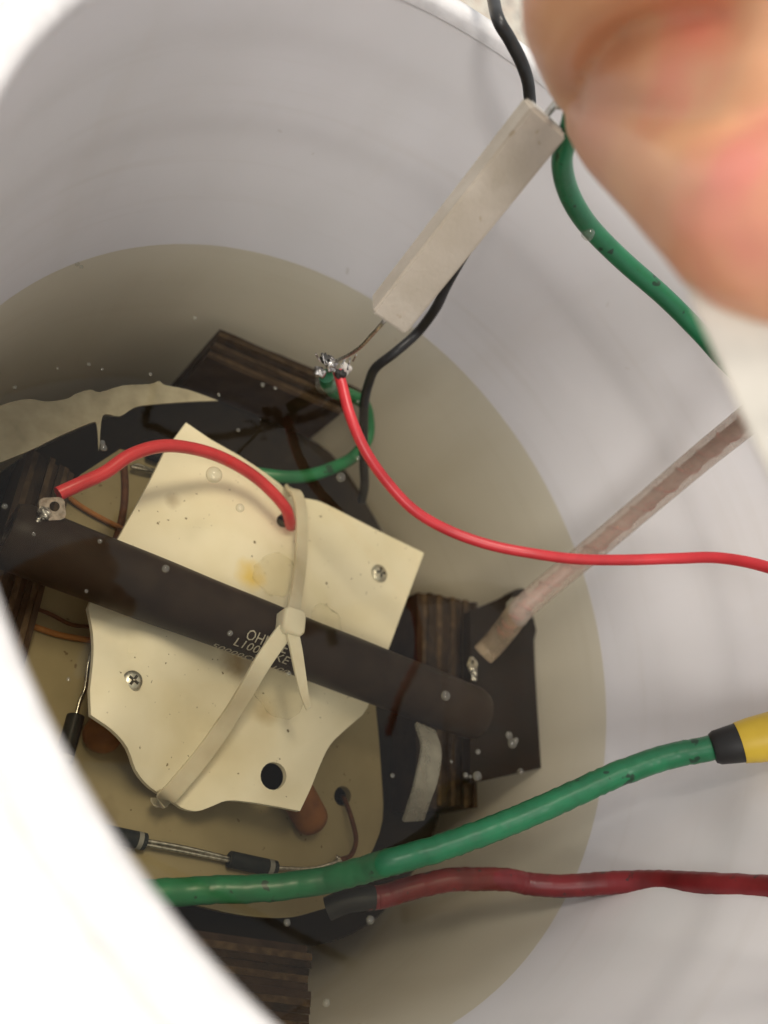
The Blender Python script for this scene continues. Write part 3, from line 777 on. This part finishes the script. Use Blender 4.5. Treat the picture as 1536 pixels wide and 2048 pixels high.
for i in range((L - 1) * 4):
    k = i // 4; p = ip[k].lerp(ip[min(L - 1, k + 1)], (i % 4) / 4)
    t = (ip[min(L - 1, k + 1)] - ip[max(0, k - 1)]).normalized(); e = t.cross(up).normalized(); f = t.cross(e)
    a = i * 0.45
    hel.append(p + (e * math.cos(a) + f * math.sin(a)) * 0.0026)
sweep(bm, hel, circ(0.0005, 6))
M['pink2'] = mat('red_strand', (0.40, 0.15, 0.12), 0.5)
from_bm('strand', bm, M['pink2'], iw)
lumpy('tube_collar', P(1036, 1222, -.002), 0.0056, M['cloudy'], tb, 0.15, 3, (1, 1, 0.5))

# cloudy strip
o = ribbon('cloudy_strip', PP((850, 1455, -.018), (862, 1500, -.013), (852, 1560, -.012), (838, 1605, -.016), (826, 1640, -.020)), 0.0085, 0.0015, M['cloudy'])
tag(o, 'cloudy translucent plastic strip over the plywood beside the cream plate', 'plastic strip')

# hot glue around the tie
for k, (u, v, z, r, sq, lab) in enumerate(((655, 1250, -.012, .0055, (1.3, 1.0, .30), 'clear hot glue smear on the resistor beside the tie head'),
                          (560, 1372, -.0225, .0085, (1.2, 1.1, .16), 'clear hot glue puddle under the cable tie tail'),
                          (553, 1150, -.0265, .0070, (1.1, 1.2, .10), 'hazy glue patch on the sheet left of the upper strap'))):
    o = lumpy('glue_blob', P(u, v, z), r, M['glue'], None, 0.25, 20 + k, sq)
    tag(o, lab, 'glue', 'hot glue around the cable tie')

# ------------------------------------------------------------------ ceramic resistor in the air
T0, T1 = D(1092, 232, .186), D(776, 632, .214)
ax = (T1 - T0).normalized(); LL = (T1 - T0).length
view = -ray(930, 430).normalized()
side = ax.cross(view).normalized()
nrm = side.cross(ax).normalized()
th = 0.30
s2 = (side * math.cos(th) + nrm * math.sin(th)).normalized(); n2 = s2.cross(ax).normalized()
if n2.dot(view) < 0: n2 = -n2
cer = thing('ceramic_resistor', 'white rectangular ceramic resistor held in the air above the oil', 'resistor')
bm = bmesh.new()
W, H = 0.0105, 0.0095
c0 = [(-1, -1), (1, -1), (1, 1), (-1, 1)]
r0 = [bm.verts.new(T0 + s2 * (x * W / 2) + n2 * (y * H / 2)) for x, y in c0]
r1 = [bm.verts.new(T1 + s2 * (x * W / 2) + n2 * (y * H / 2)) for x, y in c0]
for k in range(4): bm.faces.new((r0[k], r0[(k + 1) % 4], r1[(k + 1) % 4], r1[k]))
bm.faces.new(r0[::-1]); bm.faces.new(r1)
bmesh.ops.bevel(bm, geom=bm.edges[:], offset=0.0006, segments=3, affect='EDGES')
bmesh.ops.recalc_face_normals(bm, faces=bm.faces[:])
from_bm('body', bm, M['ceramic'], cer, True, 30)
bm = bmesh.new()
ci = [(-.72, -.72), (.72, -.72), (.72, .72), (-.72, .72)]
a = [bm.verts.new(T0 - ax * 0.0003 + s2 * (x * W / 2) + n2 * (y * H / 2)) for x, y in ci]
b = [bm.verts.new(T0 + ax * 0.0012 + s2 * (x * W / 2) + n2 * (y * H / 2)) for x, y in ci]
for k in range(4): bm.faces.new((a[k], a[(k + 1) % 4], b[(k + 1) % 4], b[k]))
bm.faces.new(a[::-1]); bm.faces.new(b)
from_bm('end_filling', bm, M['cement'], cer, False)
tube('lead', [T0 + ax * .002, T0 - ax * 0.004, D(1118, 212, .1815), D(1136, 178, .1765), D(1170, 150, .170)], 0.0008, M['metal'], cer, 6, 10)
tube('lead', [T1 - ax * .002, T1 + ax * 0.003, D(745, 668, .225), D(725, 690, .236), D(700, 708, .250), J + Vector((0, 0, .001))], 0.0006, M['metal'], cer, 6, 8)

# ------------------------------------------------------------------ hand
def hand():
    bm = bmesh.new()
    def chain(pts):
        q = smooth_path([D(u, v, d) for u, v, d, r in pts], 6)
        rs = [r for *_, r in pts]
        n = len(q)
        for i, p in enumerate(q):
            x = i / (n - 1) * (len(rs) - 1); k = min(int(x), len(rs) - 2); r = rs[k] + (rs[k + 1] - rs[k]) * (x - k)
            g = bmesh.ops.create_icosphere(bm, subdivisions=2, radius=r)
            bmesh.ops.translate(bm, vec=p, verts=g['verts'])
    chain([(1195, 238, .168, .0068), (1250, 275, .152, .0088), (1345, 330, .132, .0102), (1450, 400, .116, .0112), (1570, 450, .104, .0130), (1760, 390, .098, .0150)])   # thumb
    chain([(1158, 165, .170, .0062), (1150, 100, .158, .0078), (1148, 5, .140, .0092), (1220, -100, .124, .0098), (1420, -170, .110, .0100), (1700, -150, .102, .0120)])  # index
    chain([(1320, 190, .158, .0070), (1300, 90, .148, .0080), (1340, -20, .130, .0090), (1480, -90, .116, .0100), (1720, -60, .106, .0120)])   # middle, curled
    chain([(1420, 210, .160, .0070), (1420, 110, .150, .0080), (1480, 20, .132, .0090), (1620, -20, .118, .0100), (1780, 20, .108, .0120)])    # ring
    chain([(1520, 220, .160, .0062), (1530, 140, .152, .0070), (1600, 80, .136, .0080), (1720, 60, .122, .0090), (1840, 110, .110, .0110)])     # little
    chain([(1640, 330, .112, .014), (1760, 180, .110, .018), (1850, 60, .108, .018), (1900, 0, .108, .016)])                                     # palm
    chain([(1700, 60, .108, .015), (1950, 150, .106, .020), (2250, 160, .106, .020), (2800, 150, .115, .023), (3800, 120, .130, .030)])          # wrist, forearm
    chain([(1235, 195, .166, .0085), (1290, 160, .150, .0110), (1380, 150, .136, .0130), (1500, 190, .124, .0150), (1640, 240, .112, .0160)])   # pads and web between thumb and index
    me = bpy.data.meshes.new('hand'); bm.to_mesh(me); bm.free()
    o = link('hand', me, M['skin'])
    r = o.modifiers.new('r', 'REMESH'); r.mode = 'VOXEL'; r.voxel_size = 0.0011
    s = o.modifiers.new('s', 'SMOOTH'); s.factor = 0.6; s.iterations = 7
    dg = bpy.context.evaluated_depsgraph_get()
    me2 = bpy.data.meshes.new_from_object(o.evaluated_get(dg))
    o.modifiers.clear(); o.data = me2
    for p in me2.polygons: p.use_smooth = True
    return o
h = hand()
tag(h, 'out of focus bare hand pinching the resistor lead and green wire', 'hand')

# white plastic strip held by the hand (bail handle of the bucket)
o = ribbon('handle', [D(1432, 430, .114), D(1440, 545, .109), D(1502, 690, .105), D(1556, 815, .105), D(1618, 950, .108), D(1725, 1200, .118), D(1830, 1500, .135), Vector((0.1325, 0.0, 0.100))], 0.0085, 0.0030, M['handle'], bucket, tuple(-ray(1480, 700).normalized()))
tag(o, 'off-white plastic bail handle passing under the hand', None)

# ------------------------------------------------------------------ bubbles
BL = [(430, 948, 17), (481, 1015, 9), (683, 953, 10), (332, 1137, 8), (461, 1266, 6), (893, 1391, 10), (1019, 1470, 8), (1026, 1486, 10), (957, 1503, 6), (956, 1552, 10), (932, 1550, 6), (941, 1553, 4), (903, 1523, 4), (786, 1551, 5), (1042, 1543, 7), (742, 1840, 9), (575, 1845, 7), (654, 2006, 8), (10, 1012, 6), (68, 1068, 4), (200, 1082, 5), (173, 1182, 4), (578, 1347, 5), (800, 1703, 11), (795, 1742, 9), (390, 635, 5), (178, 728, 4), (115, 736, 3), (205, 738, 3), (301, 748, 4), (30, 774, 4), (526, 769, 5), (551, 776, 4), (438, 789, 4), (477, 860, 4), (716, 803, 4), (716, 916, 5), (155, 527, 5), (163, 533, 4), (205, 885, 6), (208, 895, 7), (1033, 1480, 6), (137, 1358, 4)]
bub = {}
for u, v, r in BL:
    p = P(u, v, 0.0)
    rad = r / F * (p - CAM).dot(-ROT.col[2])
    bm = bmesh.new(); bmesh.ops.create_icosphere(bm, subdivisions=3, radius=rad)
    for q in bm.verts: q.co.z *= 0.85
    o = from_bm('bubble', bm, M['bubble']); o.location = p + Vector((0, 0, -rad * 0.25))
    big = r > 14
    if 940 < u < 1090 and 1400 < v < 1600: where = 'clustered over the flat dark bracket'
    elif r > 7 and u > 700 and 1600 < v < 1760: where = 'clinging to the green cable where it enters the oil'
    elif v > 1800: where = 'floating near the dark red cable end and lower board'
    elif v < 560: where = 'stuck to the bucket wall at the oil line'
    elif v < 760: where = 'floating over the bare wall above the pale crescent'
    elif v < 930: where = 'floating over the laminated plywood edge or pale crescent'
    elif u < 220: where = 'floating over the left end of the long resistor'
    elif u > 640: where = 'floating over the dark board between sheet and bracket' if u < 940 and v > 1100 else 'floating beside the black wire'
    else: where = 'floating over the cream sheet or the resistor lettering'
    tag(o, 'largest clear air bubble, sitting above the upper cream sheet' if big else 'tiny clear air bubble ' + where, 'bubble', 'air bubbles on the oil')
